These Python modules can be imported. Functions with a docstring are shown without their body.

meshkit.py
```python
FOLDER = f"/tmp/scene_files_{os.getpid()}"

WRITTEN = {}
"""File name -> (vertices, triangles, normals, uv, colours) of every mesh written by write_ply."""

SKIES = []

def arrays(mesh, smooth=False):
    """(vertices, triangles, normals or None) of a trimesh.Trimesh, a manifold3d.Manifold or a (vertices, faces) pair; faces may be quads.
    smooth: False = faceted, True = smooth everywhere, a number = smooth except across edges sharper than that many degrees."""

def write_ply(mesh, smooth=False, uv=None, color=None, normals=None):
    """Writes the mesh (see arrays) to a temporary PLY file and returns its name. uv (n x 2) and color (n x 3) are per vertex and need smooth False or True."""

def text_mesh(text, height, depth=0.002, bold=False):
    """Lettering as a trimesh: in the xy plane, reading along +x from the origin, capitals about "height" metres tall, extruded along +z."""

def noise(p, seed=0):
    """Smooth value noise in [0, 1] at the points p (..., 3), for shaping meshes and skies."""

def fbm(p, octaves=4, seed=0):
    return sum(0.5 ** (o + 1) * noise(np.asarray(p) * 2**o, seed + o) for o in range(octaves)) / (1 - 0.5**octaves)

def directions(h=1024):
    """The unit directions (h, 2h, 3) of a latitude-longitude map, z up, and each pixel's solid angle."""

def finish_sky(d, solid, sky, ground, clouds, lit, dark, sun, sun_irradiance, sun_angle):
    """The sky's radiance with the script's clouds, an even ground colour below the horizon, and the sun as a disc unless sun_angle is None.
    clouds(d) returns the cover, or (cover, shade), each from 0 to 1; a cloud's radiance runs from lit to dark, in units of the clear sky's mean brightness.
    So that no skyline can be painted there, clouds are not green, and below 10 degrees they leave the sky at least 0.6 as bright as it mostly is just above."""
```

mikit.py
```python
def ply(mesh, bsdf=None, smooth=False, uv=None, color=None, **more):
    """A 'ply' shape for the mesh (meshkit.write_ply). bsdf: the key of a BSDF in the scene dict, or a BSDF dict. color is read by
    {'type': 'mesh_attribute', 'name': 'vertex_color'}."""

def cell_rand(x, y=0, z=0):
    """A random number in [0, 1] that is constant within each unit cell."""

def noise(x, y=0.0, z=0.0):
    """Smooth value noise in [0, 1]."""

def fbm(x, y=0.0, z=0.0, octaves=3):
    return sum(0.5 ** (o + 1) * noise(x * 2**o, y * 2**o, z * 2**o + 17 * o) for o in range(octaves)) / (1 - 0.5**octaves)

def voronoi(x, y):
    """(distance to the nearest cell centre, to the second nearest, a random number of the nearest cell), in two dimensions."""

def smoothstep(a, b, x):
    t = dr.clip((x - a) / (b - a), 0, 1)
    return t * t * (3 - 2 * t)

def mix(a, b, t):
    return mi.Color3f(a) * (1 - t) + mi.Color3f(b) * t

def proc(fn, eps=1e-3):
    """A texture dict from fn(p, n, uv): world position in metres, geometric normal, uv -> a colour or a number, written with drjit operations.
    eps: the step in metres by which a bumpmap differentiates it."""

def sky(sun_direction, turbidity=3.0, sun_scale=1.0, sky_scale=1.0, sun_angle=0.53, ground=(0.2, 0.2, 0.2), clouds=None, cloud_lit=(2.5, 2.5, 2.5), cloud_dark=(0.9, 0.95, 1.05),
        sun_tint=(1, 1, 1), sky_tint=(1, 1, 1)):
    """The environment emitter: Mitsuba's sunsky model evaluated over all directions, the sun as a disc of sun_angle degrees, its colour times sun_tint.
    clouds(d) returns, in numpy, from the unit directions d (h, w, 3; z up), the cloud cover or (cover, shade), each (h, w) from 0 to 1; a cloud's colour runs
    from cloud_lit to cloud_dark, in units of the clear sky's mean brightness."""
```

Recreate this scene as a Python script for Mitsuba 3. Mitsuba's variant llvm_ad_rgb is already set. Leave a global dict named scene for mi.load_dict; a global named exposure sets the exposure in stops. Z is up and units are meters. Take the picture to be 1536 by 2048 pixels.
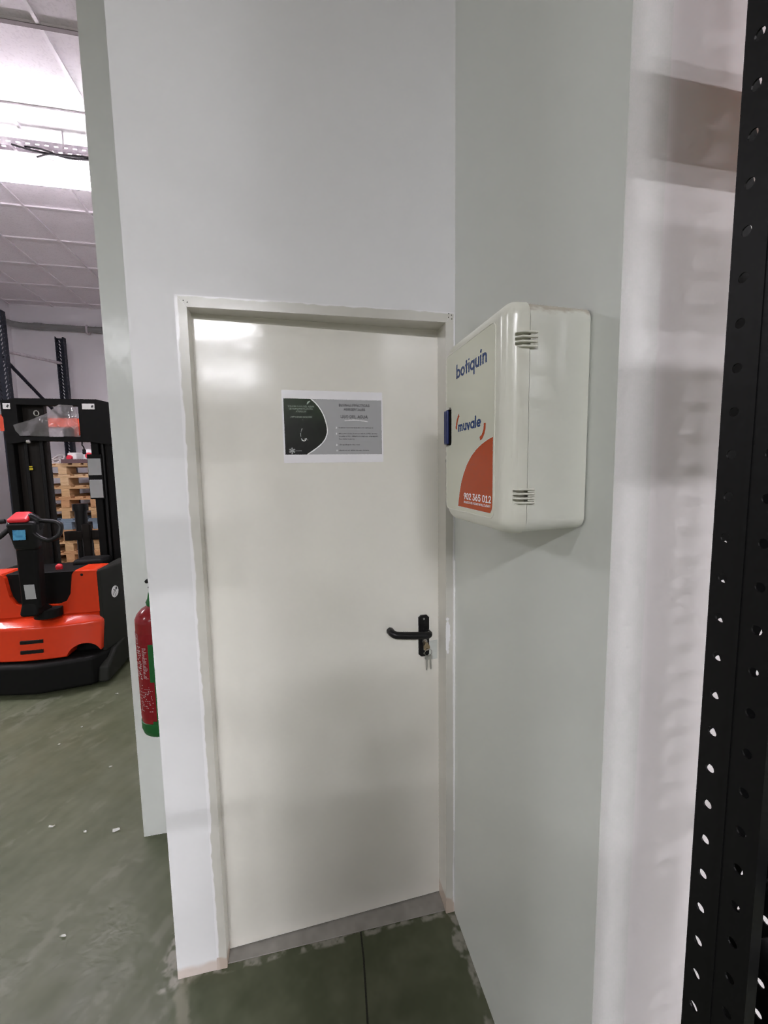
import math, random
import numpy as np
import trimesh, manifold3d as m3
import mitsuba as mi, drjit as dr
import mikit, meshkit
from mikit import proc, noise, fbm, voronoi, cell_rand, smoothstep, mix
from shapely.geometry import Polygon, LineString, Point, box as sbox
from shapely.ops import unary_union
from shapely import affinity

T = mi.ScalarTransform4f
PI = math.pi
scene, labels = {}, {}
# ------------------------------------------------------------------ camera, light, exposure
CAM = (-0.4653, -1.3004, 1.5788)
FWD = (0.204, 0.9738, -0.1016)
UP = (0.0366, 0.096, 0.9947)
scene['camera'] = {'type': 'perspective', 'fov': math.degrees(2 * math.atan(768 / 827.0)), 'fov_axis': 'x', 'near_clip': 0.01, 'far_clip': 100.0,
                   'to_world': T().look_at(origin=list(CAM), target=[CAM[i] + FWD[i] for i in range(3)], up=list(UP))}
LAMP_L = 100.0                       # radiance of the LED diffusers
LAMP_RGB = (.995, .985, 1.02)
LAMP_RGB_FIRST = (.60, .545, .605)      # the lamp in view is a pinker one
exposure = 0.33
# lamps: (centre x, y, z, length); the first hangs in view, the others are out of view, the last two added as fill light
LAMPS = [(-2.40, 2.40, 3.795, 1.9), (-1.45, -5.7, 3.78, 1.7), (-3.25, -5.7, 3.78, 1.7), (3.7, -5.7, 3.78, 1.8), (-1.2, -8.8, 3.78, 1.3), (-5.4, -2.2, 3.78, .8), (-5.3, 2.4, 3.78, 1.6), (5.0, -8.8, 3.78, 1.8)]
POWER = [.74, 2.6, .6, 2.7, 1.7, 1.7, 1.1, 3.2]       # brightness per lamp, tuned by hand to balance the light
random.seed(7); rng = np.random.default_rng(7)

# ------------------------------------------------------------------ helpers
def num(key):
    """The key itself, or with the next free three-digit number."""
    taken = lambda k: k in scene or any(s.startswith(k + '__') for s in scene) or k in labels
    if not taken(key): return key
    i = 1
    while taken(f'{key}_{i:03d}'): i += 1
    return f'{key}_{i:03d}'
def add(key, mesh, mat, smooth=False, **kw):
    key = num(key)
    scene[key] = mikit.ply(mesh, mat, smooth=smooth, **kw)
    return key
def again(key, shape, to_world=None):
    key = num(key)
    scene[key] = {**shape, 'to_world': to_world} if to_world is not None else dict(shape)
    return key
def tag(key, label, category=None, group=None, kind=None):
    labels[key] = {'label': label}
    if category: labels[key]['category'] = category
    if group: labels[key]['group'] = group
    if kind: labels[key]['kind'] = kind
def struct(key, label, category): tag(key, label, category, kind='structure')
def bx(x0, x1, y0, y1, z0, z1):
    return trimesh.creation.box(bounds=[[min(x0, x1), min(y0, y1), min(z0, z1)], [max(x0, x1), max(y0, y1), max(z0, z1)]])
def cbx(x0, x1, y0, y1, z0, z1, c=0.003):
    """Box with chamfered edges."""
    p = []
    for sx, X in ((1, x0), (-1, x1)):
        for sy, Y in ((1, y0), (-1, y1)):
            for sz, Z in ((1, z0), (-1, z1)):
                p += [(X, Y + sy * c, Z + sz * c), (X + sx * c, Y, Z + sz * c), (X + sx * c, Y + sy * c, Z)]
    return m3.Manifold.hull_points(np.array(p, np.float32))
def sph(c, r, n=16): return m3.Manifold.sphere(r, n).translate(list(c))
def hull(parts): return m3.Manifold.batch_hull(parts)
def rbx(x0, x1, y0, y1, z0, z1, r, n=16):
    return hull([sph((x, y, z), r, n) for x in (x0 + r, x1 - r) for y in (y0 + r, y1 - r) for z in (z0 + r, z1 - r)])
def cat(*ms):
    out = []
    for m in ms:
        if hasattr(m, 'to_mesh'):
            q = m.to_mesh(); m = trimesh.Trimesh(q.vert_properties[:, :3], q.tri_verts, process=False)
        out.append(m)
    return trimesh.util.concatenate(out)
def tri(m):
    return cat(m) if hasattr(m, 'to_mesh') else m
def extr(poly, d, axes='xz', at=0.0):
    """Extrudes a shapely shape (a, b) to thickness d; axes 'xz': polygon in x,z and the depth along +y from at; 'yz': depth along +x; 'xy': depth along +z."""
    ms = [trimesh.creation.extrude_polygon(g, d, engine='earcut') for g in getattr(poly, 'geoms', [poly]) if g.area > 0]
    m = trimesh.util.concatenate(ms)
    v = m.vertices.copy()
    if axes == 'xz': v = np.stack([v[:, 0], at + d - v[:, 2], v[:, 1]], 1)
    elif axes == 'yz': v = np.stack([at + v[:, 2], v[:, 0], v[:, 1]], 1)
    else: v = v + [0, 0, at]
    m.vertices = v
    return m
def tube(pts, r, sides=10, closed=False):
    p = np.asarray(pts, float); n = len(p)
    r = np.broadcast_to(r, (n,))
    t = np.roll(p, -1, 0) - np.roll(p, 1, 0) if closed else np.gradient(p, axis=0)
    t /= np.linalg.norm(t, axis=1, keepdims=True)
    u = np.cross(t[0], [0, 0, 1.0] if abs(t[0, 2]) < .9 else [1.0, 0, 0]); u /= np.linalg.norm(u)
    V = []
    for i in range(n):
        u = u - t[i] * (u @ t[i]); u /= np.linalg.norm(u); w = np.cross(t[i], u)
        a = np.arange(sides) * 2 * PI / sides
        V.append(p[i] + r[i] * (np.cos(a)[:, None] * u + np.sin(a)[:, None] * w))
    V = np.vstack(V); F = []
    for i in range(n if closed else n - 1):
        for j in range(sides):
            a, b, c, d = i * sides + j, i * sides + (j + 1) % sides, ((i + 1) % n) * sides + (j + 1) % sides, ((i + 1) % n) * sides + j
            F += [[a, b, c], [a, c, d]]
    if not closed:
        k = len(V); V = np.vstack([V, p[:1], p[-1:]])
        for j in range(sides):
            F += [[(j + 1) % sides, j, k], [(n - 1) * sides + j, (n - 1) * sides + (j + 1) % sides, k + 1]]
    m = trimesh.Trimesh(V, F, process=False); m.fix_normals(); return m
def bend(pts, k=6, r=.35):
    """Rounds a polyline's corners."""
    p = [np.array(q, float) for q in pts]; out = [p[0]]
    for i in range(1, len(p) - 1):
        a, b, c = p[i - 1], p[i], p[i + 1]
        l = min(np.linalg.norm(a - b), np.linalg.norm(c - b)) * r
        s, e = b + (a - b) / np.linalg.norm(a - b) * l, b + (c - b) / np.linalg.norm(c - b) * l
        for q in np.linspace(0, 1, k): out.append((1 - q) ** 2 * s + 2 * q * (1 - q) * b + q * q * e)
    return np.array(out + [p[-1]])
def lathe(profile, n=32, at=(0, 0, 0)):
    m = trimesh.creation.revolve(np.array(profile, float), sections=n); m.apply_translation(at); return m
def cyl(r, p0, p1, n=20):
    return trimesh.creation.cylinder(r, segment=[p0, p1], sections=n)
def rrect(x0, x1, y0, y1, r, n=6):
    return sbox(x0 + r, y0 + r, x1 - r, y1 - r).buffer(r, quad_segs=n)
def text(s, h, bold=False, depth=.0004, center=False, width=None):
    m = meshkit.text_mesh(s, h, depth, bold)
    w = m.bounds[1, 0] - m.bounds[0, 0]
    if width: m.apply_scale([width / w, 1, 1]); w = width
    m.apply_translation([-m.bounds[0, 0] - (w / 2 if center else 0), 0, 0])
    return m
def put(m, o, ex, ey):
    """A flat mesh (x right, y up, z out) onto the plane with origin o, right ex and up ey."""
    ex, ey = np.array(ex, float), np.array(ey, float); ez = np.cross(ex, ey)
    q = m.copy(); q.vertices = np.array(o) + q.vertices @ np.stack([ex, ey, ez]); return q

# ------------------------------------------------------------------ materials
def pl(key, rgb, rough=.5, spec=.5, bump=None, bscale=.001, **kw):
    col = {'type': 'rgb', 'value': list(rgb)} if not callable(rgb) else proc(rgb)
    b = {'type': 'principled', 'base_color': col, 'roughness': rough if not callable(rough) else proc(rough), 'specular': spec, **kw}
    if bump: b = {'type': 'bumpmap', 'arbitrary': proc(bump), 'scale': bscale, 'bsdf': b}
    scene[key] = {'type': 'twosided', 'bsdf': b}
    return key
C3 = mi.Color3f
def grain(p, f=9.0): return fbm(p.x * f, p.y * f, p.z * f, 3)
def wall_col(p, n, uv):
    g = grain(p, 3.0)
    c = mix((.645, .64, .655), (.68, .675, .69), g)
    # bare beige plaster and dirt along the foot of the wall, with a ragged outline
    foot = smoothstep(.0, .02, .035 + .05 * (fbm(p.x * 14, p.y * 14, p.z * 5, 3) - .5) - p.z)
    return mix(c, (.50, .41, .36), foot * .75)
def panel_col(p, n, uv):
    return mix((.555, .575, .55), (.58, .60, .575), grain(p, 2.0))
def pink_col(p, n, uv):
    return mix((.68, .64, .655), (.715, .675, .69), grain(p, 3.0))
pl('mat_wall', wall_col, .55, .35, bump=lambda p, n, uv: fbm(p.x * 160, p.y * 160, p.z * 160, 2), bscale=.0006)
pl('mat_wall_pink', pink_col, .6, .3, bump=lambda p, n, uv: fbm(p.x * 160, p.y * 160, p.z * 160, 2), bscale=.0006)
pl('mat_panel', panel_col, .32, .45, bump=lambda p, n, uv: fbm(p.x * 45, p.y * 45, p.z * 22, 2), bscale=.0006)
pl('mat_panel_gloss', lambda p, n, uv: mix((.60, .62, .60), (.63, .65, .63), grain(p, 2.0)), .17, .6, bump=lambda p, n, uv: fbm(p.x * 40, p.y * 40, p.z * 16, 2), bscale=.0006)
pl('mat_hall', (.34, .32, .31), .8, .2)
pl('mat_far_wall', lambda p, n, uv: mix((.70, .68, .71), (.75, .73, .76), grain(p, 1.5)), .8, .05)
def door_col(p, n, uv): return mix((.71, .69, .64), (.74, .715, .665), grain(p, 4.0))
pl('mat_door', door_col, .13, .55, bump=lambda p, n, uv: fbm(p.x * 22, p.y * 22, p.z * 22, 2), bscale=.0003)
def frame_col(p, n, uv):
    cream = mix((.49, .475, .44), (.53, .515, .475), grain(p, 12.0))
    white = C3(.72, .71, .73)
    # wall paint brushed over the outer part of the flange, in a wavy line
    wav = .012 * (fbm(p.z * 7, p.x * 7, 3.0, 3) - .5) + .004 * (noise(p.z * 60, p.x * 60) - .5)
    left = smoothstep(.002, -.002, p.x + .7625 + wav)
    top = smoothstep(-.002, .002, p.z - 2.052 + wav)
    right = smoothstep(-.002, .002, p.x - .026 + .5 * wav)
    d = dr.sqrt(dr.square((p.x - .0055) / .009) + dr.square((p.z - 1.026) / .06)) + .9 * (fbm(p.x * 110, p.z * 70, 1.0, 3) - .5)
    patch = smoothstep(1.05, .92, d) * dr.select(p.y < YW + .0003, 1.0, 0.0)                      # dab of filler beside the lock
    m = dr.maximum(dr.maximum(left, top), dr.maximum(right, patch))
    foot = smoothstep(.0, .012, .05 + .05 * (fbm(p.x * 30, p.z * 30, 2.0, 3) - .5) - p.z)
    return mix(mix(cream, white, dr.clip(m, 0, 1)), (.42, .33, .27), foot * .8)
pl('mat_frame', frame_col, .22, .5)
pl('mat_sealant', (.76, .75, .76), .4, .4)
def floor_col(p, n, uv):
    # sweeping wear: long soft streaks along the traffic direction
    a = .5 * p.x + .87 * p.y; b = -.87 * p.x + .5 * p.y
    s = fbm(a * 2.2, b * 6.0, 1.0, 4); f = fbm(p.x * 28, p.y * 28, 3.0, 3); bl = fbm(p.x * 1.6, p.y * 1.6, 9.0, 3)
    worn = mix((.062, .073, .039), (.106, .114, .073), dr.clip(.45 + 1.0 * (s - .5) + .45 * (f - .5) + .6 * (bl - .5) + .55 * (fbm(a * 9, b * 24, 6.0, 3) - .5), 0, 1))
    scuff = smoothstep(.60, .80, fbm(a * 3.5, b * 11, 5.0, 4)) * smoothstep(.35, .6, f)
    worn = mix(worn, (.30, .29, .255), scuff * .14)
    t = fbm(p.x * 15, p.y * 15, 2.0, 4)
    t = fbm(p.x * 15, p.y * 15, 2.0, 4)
    fresh_shaded = mix((.048, .057, .030), (.076, .084, .051), dr.clip(.45 + 1.9 * (t - .5) + .5 * (f - .5), 0, 1))  # less worn alcove paint, darkened to stand in for the shadow there
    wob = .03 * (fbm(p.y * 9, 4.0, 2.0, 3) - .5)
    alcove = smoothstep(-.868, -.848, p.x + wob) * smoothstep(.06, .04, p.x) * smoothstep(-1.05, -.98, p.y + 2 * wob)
    c = mix(worn, fresh_shaded, alcove)
    # chipped paint: pale bare concrete in a ragged margin along the walls
    chip = fbm(p.x * 22, p.y * 22, 11.0, 4)
    side = (p.x - .0316) + .05 * chip * smoothstep(-.9, -.2, p.y)
    e1 = smoothstep(-.012, .0, side) * smoothstep(.06, .02, p.x) * smoothstep(-1.5, -1.2, p.y)
    e2 = smoothstep(-.012, .0, p.y + .046 - .012 + .03 * chip) * smoothstep(-.95, -.93, p.x) * smoothstep(.06, .03, p.x) * smoothstep(.12, .10, p.y)
    dcor = dr.sqrt(dr.square(p.x + .905) + dr.square(p.y + .03))
    e3 = smoothstep(.065, .03, dcor + .11 * (chip - .5))
    e4 = smoothstep(.03, .008, dr.abs(p.x + .853 + wob + .05 * (chip - .5))) * smoothstep(-.9, -.15, p.y) * smoothstep(.0, -.08, p.y) * .35
    edge = dr.maximum(dr.maximum(e1, e2), e3) * smoothstep(.40, .70, fbm(p.x * 40, p.y * 40, 21.0, 3))
    c = mix(c, (.42, .39, .36), dr.clip(edge, 0, 1) * .42)
    return mix(c, (.27, .25, .20), dr.clip(e4, 0, 1))
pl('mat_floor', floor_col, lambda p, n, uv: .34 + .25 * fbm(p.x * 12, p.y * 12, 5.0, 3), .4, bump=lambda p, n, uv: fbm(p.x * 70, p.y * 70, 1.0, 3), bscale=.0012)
pl('mat_concrete', lambda p, n, uv: mix((.20, .19, .175), (.30, .285, .265), grain(p, 30.0)), .75, .2)
pl('mat_joint', (.025, .026, .02), .9, .1)
def tile_col(p, n, uv):
    sp = smoothstep(.60, .80, noise(p.x * 110, p.y * 110, 1.0))
    return mix(mix((.68, .64, .67), (.72, .68, .71), fbm(p.x * 5, p.y * 5, 2.0, 3)), (.50, .465, .49), sp * .25)
pl('mat_tile', tile_col, .85, .1, bump=lambda p, n, uv: fbm(p.x * 55, p.y * 55, 0.0, 3), bscale=.0007)
pl('mat_grid', (.72, .68, .71), .45, .4)
pl('mat_black', (.006, .006, .0065), .38, .25)
pl('mat_black_matte', (.0055, .0055, .0055), .6, .12)
pl('mat_post_black', (.0045, .0045, .005), .45, .16, bump=lambda p, n, uv: fbm(p.x * 90, p.y * 90, p.z * 90, 2), bscale=.0004)
pl('mat_navy', (.008, .011, .018), .45, .25)
pl('mat_grey_dark', (.016, .017, .0145), .55, .15)
pl('mat_mast', lambda p, n, uv: mix((.006, .005, .0045), (.018, .014, .012), fbm(p.x * 60, p.y * 60, p.z * 3.0, 3)), .45, .2)
pl('mat_orange', lambda p, n, uv: mix((.56, .034, .008), (.60, .041, .010), grain(p, 6.0)), .2, .32, clearcoat=.35, clearcoat_gloss=.95)
pl('mat_beam', (.60, .07, .03), .4, .5)
pl('mat_red', (.62, .02, .03), .3, .5)
pl('mat_ext_red', (.17, .005, .009), .16, .4, clearcoat=.5, clearcoat_gloss=.9)
pl('mat_ext_label', (.165, .006, .010), .38, .3)
pl('mat_green', (.008, .085, .020), .38, .35)
pl('mat_white', (.78, .77, .77), .45, .4)
pl('mat_print', (.36, .25, .25), .5, .3)
pl('mat_paper', (.78, .765, .80), .3, .5)
pl('mat_paper_grey', (.355, .355, .37), .3, .5)
def poster_green(p, n, uv):
    leaf = fbm(p.x * 26, p.z * 22, 4.0, 3); up = smoothstep(1.70, 1.80, p.z + .03 * (leaf - .5))
    return mix((.012, .013, .012), (.022, .040, .018), dr.clip(up * .8 + .5 * (leaf - .5), 0, 1))
pl('mat_paper_green', poster_green, .3, .22)
pl('mat_ink', (.05, .05, .055), .4, .4)
pl('mat_paper_white', (.80, .79, .80), .3, .5)
pl('mat_mint', (.35, .42, .36), .4, .4)
pl('mat_cabinet', lambda p, n, uv: mix((.56, .56, .495), (.585, .585, .52), grain(p, 8.0)), .2, .5, clearcoat=.4, clearcoat_gloss=.92)
def cab_top(p, n, uv):   # brownish grime settled on the top, blotchy
    c = mix((.555, .56, .505), (.58, .585, .53), grain(p, 8.0))
    g = smoothstep(.0, .012, p.z - 1.830 + .022 * (fbm(p.x * 70, p.y * 70, p.z * 90, 3) - .5))
    return mix(c, (.27, .22, .165), g * .7)
pl('mat_cabinet_body', cab_top, .2, .5, clearcoat=.4, clearcoat_gloss=.92)
pl('mat_cabinet_panel', lambda p, n, uv: mix((.54, .545, .455), (.56, .565, .475), grain(p, 14.0)), .3, .45)
pl('mat_blue_print', (.010, .036, .135), .4, .25)
pl('mat_blue_handle', (.016, .026, .10), .35, .3)
pl('mat_orange_print', lambda p, n, uv: mix((.37, .050, .008), (.41, .058, .010), grain(p, 20.0)), .35, .22)
pl('mat_steel', (.55, .54, .52), .28, .5, metallic=1.0)
pl('mat_brass', (.42, .33, .22), .35, .5, metallic=1.0)
pl('mat_galv', lambda p, n, uv: mix((.42, .39, .42), (.55, .51, .54), voronoi(p.x * 40, p.y * 40)[2]), .5, .4)
pl('mat_pipe', (.20, .205, .20), .4, .45)
pl('mat_shade_strip', (.14, .12, .12), .6, .2)  # dark tone of the painted shade line on the ceiling
pl('mat_sticker', (.33, .335, .34), .5, .3)
pl('mat_sticker_blue', lambda p, n, uv: mix((.02, .16, .36), (.12, .42, .62), fbm(p.x * 40, p.y * 40, p.z * 40, 2)), .35, .5)
pl('mat_yellow', (.62, .50, .03), .5, .3)
def wood(a, b):
    def fn(p, n, uv):
        g = fbm(p.x * 6, p.y * 6, p.z * 60, 3); k = noise(p.x * 3 + 7, p.y * 3, p.z * 7)
        return mix(mix(a, b, g), (a[0] * .55, a[1] * .5, a[2] * .45), smoothstep(.66, .8, k) * .6)
    return fn
pl('mat_wood', wood((.38, .22, .105), (.60, .39, .21)), .7, .25)
pl('mat_wood_warm', wood((.34, .17, .08), (.54, .31, .16)), .7, .25)
pl('mat_wood_pale', wood((.46, .30, .16), (.66, .46, .28)), .7, .25)
pl('mat_wood_blue', wood((.13, .17, .22), (.20, .25, .31)), .65, .3)
pl('mat_cap_red', (.70, .03, .06), .35, .5)
pl('mat_tray', (.10, .055, .06), .5, .4)
scene['mat_film'] = {'type': 'principledthin', 'base_color': {'type': 'rgb', 'value': [.93, .90, .92]}, 'roughness': .06, 'spec_trans': .78, 'eta': 1.5, 'diff_trans': .9}
scene['mat_scrap'] = {'type': 'principledthin', 'base_color': {'type': 'rgb', 'value': [.92, .92, .90]}, 'roughness': .2, 'spec_trans': .15, 'eta': 1.5, 'diff_trans': .8}

# ------------------------------------------------------------------ the setting
HC, YW, XP, XL, W, YP = 4.08, -0.046, 0.0316, -0.886, 0.7388, -0.7264
DZ = 2.026                                   # head of the door opening
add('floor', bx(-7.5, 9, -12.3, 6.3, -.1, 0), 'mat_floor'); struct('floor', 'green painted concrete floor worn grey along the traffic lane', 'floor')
add('floor__saw_joint', extr(LineString([(-.306, -.03), (-.309, -.12), (-.325, -.30), (-.335, -.62), (-.345, -1.25)]).buffer(.0028), .0006, 'xy', 0), 'mat_joint')
# ceiling: plain slab overall, lay-in tiles where the photograph shows them
add('ceiling', bx(-7.5, 9, -12.3, 6.3, HC + .02, HC + .15), 'mat_tile'); struct('ceiling', 'suspended ceiling of pale square tiles', 'ceiling')
GX = [-4.46 + .0, -3.92, -3.385, -2.855, -2.325, -1.775, -1.24]; GY = [-1.42 + .604 * i for i in range(13)]
GY = [y for y in GY if y < 5.9] + [6.01]
tile_ply = {}
for i in range(len(GX) - 1):
    for j in range(len(GY) - 1):
        w, l = GX[i + 1] - GX[i] - .012, GY[j + 1] - GY[j] - .012
        k = (round(w, 3), round(l, 3))
        if k not in tile_ply: tile_ply[k] = mikit.ply(cbx(-w / 2, w / 2, -l / 2, l / 2, 0, .018, .004), 'mat_tile')
        again('ceiling__tile', tile_ply[k], T().translate([(GX[i] + GX[i + 1]) / 2, (GY[j] + GY[j + 1]) / 2, HC + .001 + .0015 * rng.random()]))
tee = lambda a, b, ax: (bx(a - .011, a + .011, GY[0], GY[-1], HC - .013, HC + .018) if ax else bx(GX[0], GX[-1], a - .011, a + .011, HC - .012, HC + .018))
for x in GX: add('ceiling__grid_bar', tee(x, 0, 1), 'mat_grid')
for y in GY: add('ceiling__cross_bar', tee(y, 0, 0), 'mat_grid')
# walls
front = Polygon([(XL, 0), (XP + .02, 0), (XP + .02, HC), (XL, HC)]).difference(sbox(-W - .002, -.01, .002, DZ + .002))
add('wall_back', extr(front, .58, 'xz', YW), 'mat_wall'); struct('wall_back', 'white painted wall around the cream door', 'wall')
add('wall_right', bx(XP, XP + .07, YP + .0, YW + .05, 0, HC), 'mat_panel'); struct('wall_right', 'pale grey-green sandwich panel wall carrying the first aid cabinet', 'wall')
add('wall_front', bx(XP + .001, 9, YP, YP + .12, 0, HC), 'mat_wall_pink'); struct('wall_front', 'pinkish white wall behind the perforated black rack post', 'wall')
add('wall_panel', bx(-1.174, XL + .2, .539, 6.2, 0, HC), 'mat_panel_gloss'); struct('wall_panel', 'glossy pale grey panel wall behind the fire extinguisher', 'wall')
add('wall_far', bx(-7.5, -1.1, 6.01, 6.25, 0, HC + .05), 'mat_far_wall'); struct('wall_far', 'white wall at the far end behind the storage rack', 'wall')
add('wall_left', bx(-4.75, -4.49, 3.0, 6.2, 0, HC + .05), 'mat_far_wall'); struct('wall_left', 'white side wall left of the storage rack', 'wall')
add('wall_left_near', bx(-7.5, -7.25, -12.3, 6.2, 0, HC + .05), 'mat_hall'); struct('wall_left_near', 'grey wall on the left side of the hall', 'wall')
add('wall_rear', bx(-7.5, 9, -12.3, -12.05, 0, HC + .05), 'mat_hall'); struct('wall_rear', 'grey wall closing the hall behind the camera', 'wall')
add('wall_side', bx(8.8, 9, -12.3, -.6, 0, HC + .05), 'mat_hall'); struct('wall_side', 'grey wall closing the hall on the right', 'wall')
bead = np.array([(XP - .0015, YW - .0015, z) for z in np.linspace(.32, 1.28, 30)])
add('wall_right__sealant_bead', tube(bead, .0034 + .0014 * meshkit.noise(np.arange(30)[:, None] * [[.7, 0, 0]]), 8), 'mat_sealant', 40)

# ------------------------------------------------------------------ the door
A = math.atan2(.027, W)
def leaf(m):
    """The leaf stands a touch ajar: turned about its left edge."""
    m = tri(m).copy(); x, y = m.vertices[:, 0] + W, m.vertices[:, 1]
    m.vertices = np.stack([-W + x * math.cos(A) - y * math.sin(A), x * math.sin(A) + y * math.cos(A), m.vertices[:, 2]], 1); return m
struct('door_1', 'cream painted metal door with a notice sheet and a black lever handle', 'door')
add('door_1__leaf', leaf(cbx(-W - .012, .010, 0, .04, .007, DZ + .012, .0015)), 'mat_door')
fl = .031
jl = Polygon([(-W, 0), (-W, DZ), (-W - fl, DZ + fl), (-W - fl, 0)])
jr = Polygon([(0, 0), (0, DZ), (fl - .001, DZ + fl), (fl - .001, 0)])
hd = Polygon([(-W, DZ), (0, DZ), (fl - .001, DZ + fl), (-W - fl, DZ + fl)])
g = .0004
def jamb(poly, reveal): return cat(extr(poly.buffer(-g, join_style=2), .0016, 'xz', YW - .0016), reveal)
add('door_1__jamb', jamb(jl, bx(-W - .0016, -W, YW - .001, .0, 0, DZ)), 'mat_frame'); tag('door_1__jamb', 'frame jamb with wall paint brushed over its edge')
add('door_1__jamb', jamb(jr, bx(0, .0016, YW - .001, .03, 0, DZ)), 'mat_frame')
add('door_1__head', jamb(hd, bx(-W, 0, YW - .001, .03, DZ, DZ + .0016)), 'mat_frame')
add('door_1__threshold', cbx(-W, 0, YW + .008, .06, 0, .003, .001), 'mat_concrete'); tag('door_1__threshold', 'bare grey concrete strip under the door')
for x, z in ((.009, 2.041), (.019, 2.048), (.010, 2.052), (.020, 2.037), (-W - .008, DZ + .016), (-W + .002, DZ + .012)):
    add('door_1__screw_hole', cyl(.0016, (x, YW - .0022, z), (x, YW + .001, z), 8), 'mat_black_matte')
# lever handle on its long plate
px0, px1, pz0, pz1 = -.0735, -.0365, .934, 1.080
plate = Polygon([(px0 + .008, pz0), (px1 - .008, pz0), (px1, pz0 + .008), (px1, pz1 - .008), (px1 - .008, pz1), (px0 + .008, pz1), (px0, pz1 - .008), (px0, pz0 + .008)])
add('door_1__handle__plate', leaf(extr(plate, .007, 'xz', -.007)), 'mat_black')
pcx = -.048
add('door_1__handle__rose', leaf(cyl(.015, (pcx, -.018, 1.018), (pcx, -.002, 1.018), 24)), 'mat_black', 40)
lev = bend([(pcx, -.006, 1.022), (pcx, -.05, 1.026), (pcx - .06, -.052, 1.031), (-.166, -.050, 1.038), (-.178, -.044, 1.044), (-.180, -.022, 1.045)], 6, .45)
add('door_1__handle__lever', leaf(tube(lev, .0122, 14)), 'mat_black', 40)
for z in (1.068, .945): add('door_1__handle__screw', leaf(cyl(.0032, (-.055, -.0085, z), (-.055, -.006, z), 12)), 'mat_steel')
cylp = unary_union([Point(-.054, .990).buffer(.0085), sbox(-.0595, .962, -.0485, .990), Point(-.054, .963).buffer(.0055)])
add('door_1__handle__lock_cylinder', leaf(extr(cylp, .010, 'xz', -.014)), 'mat_steel')
add('door_1__latch_plate', leaf(cbx(-.0355, -.003, -.0008, .001, .916, .985, .0004)), 'mat_panel'); tag('door_1__latch_plate', 'pale tape patch between the handle plate and the jamb')
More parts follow.
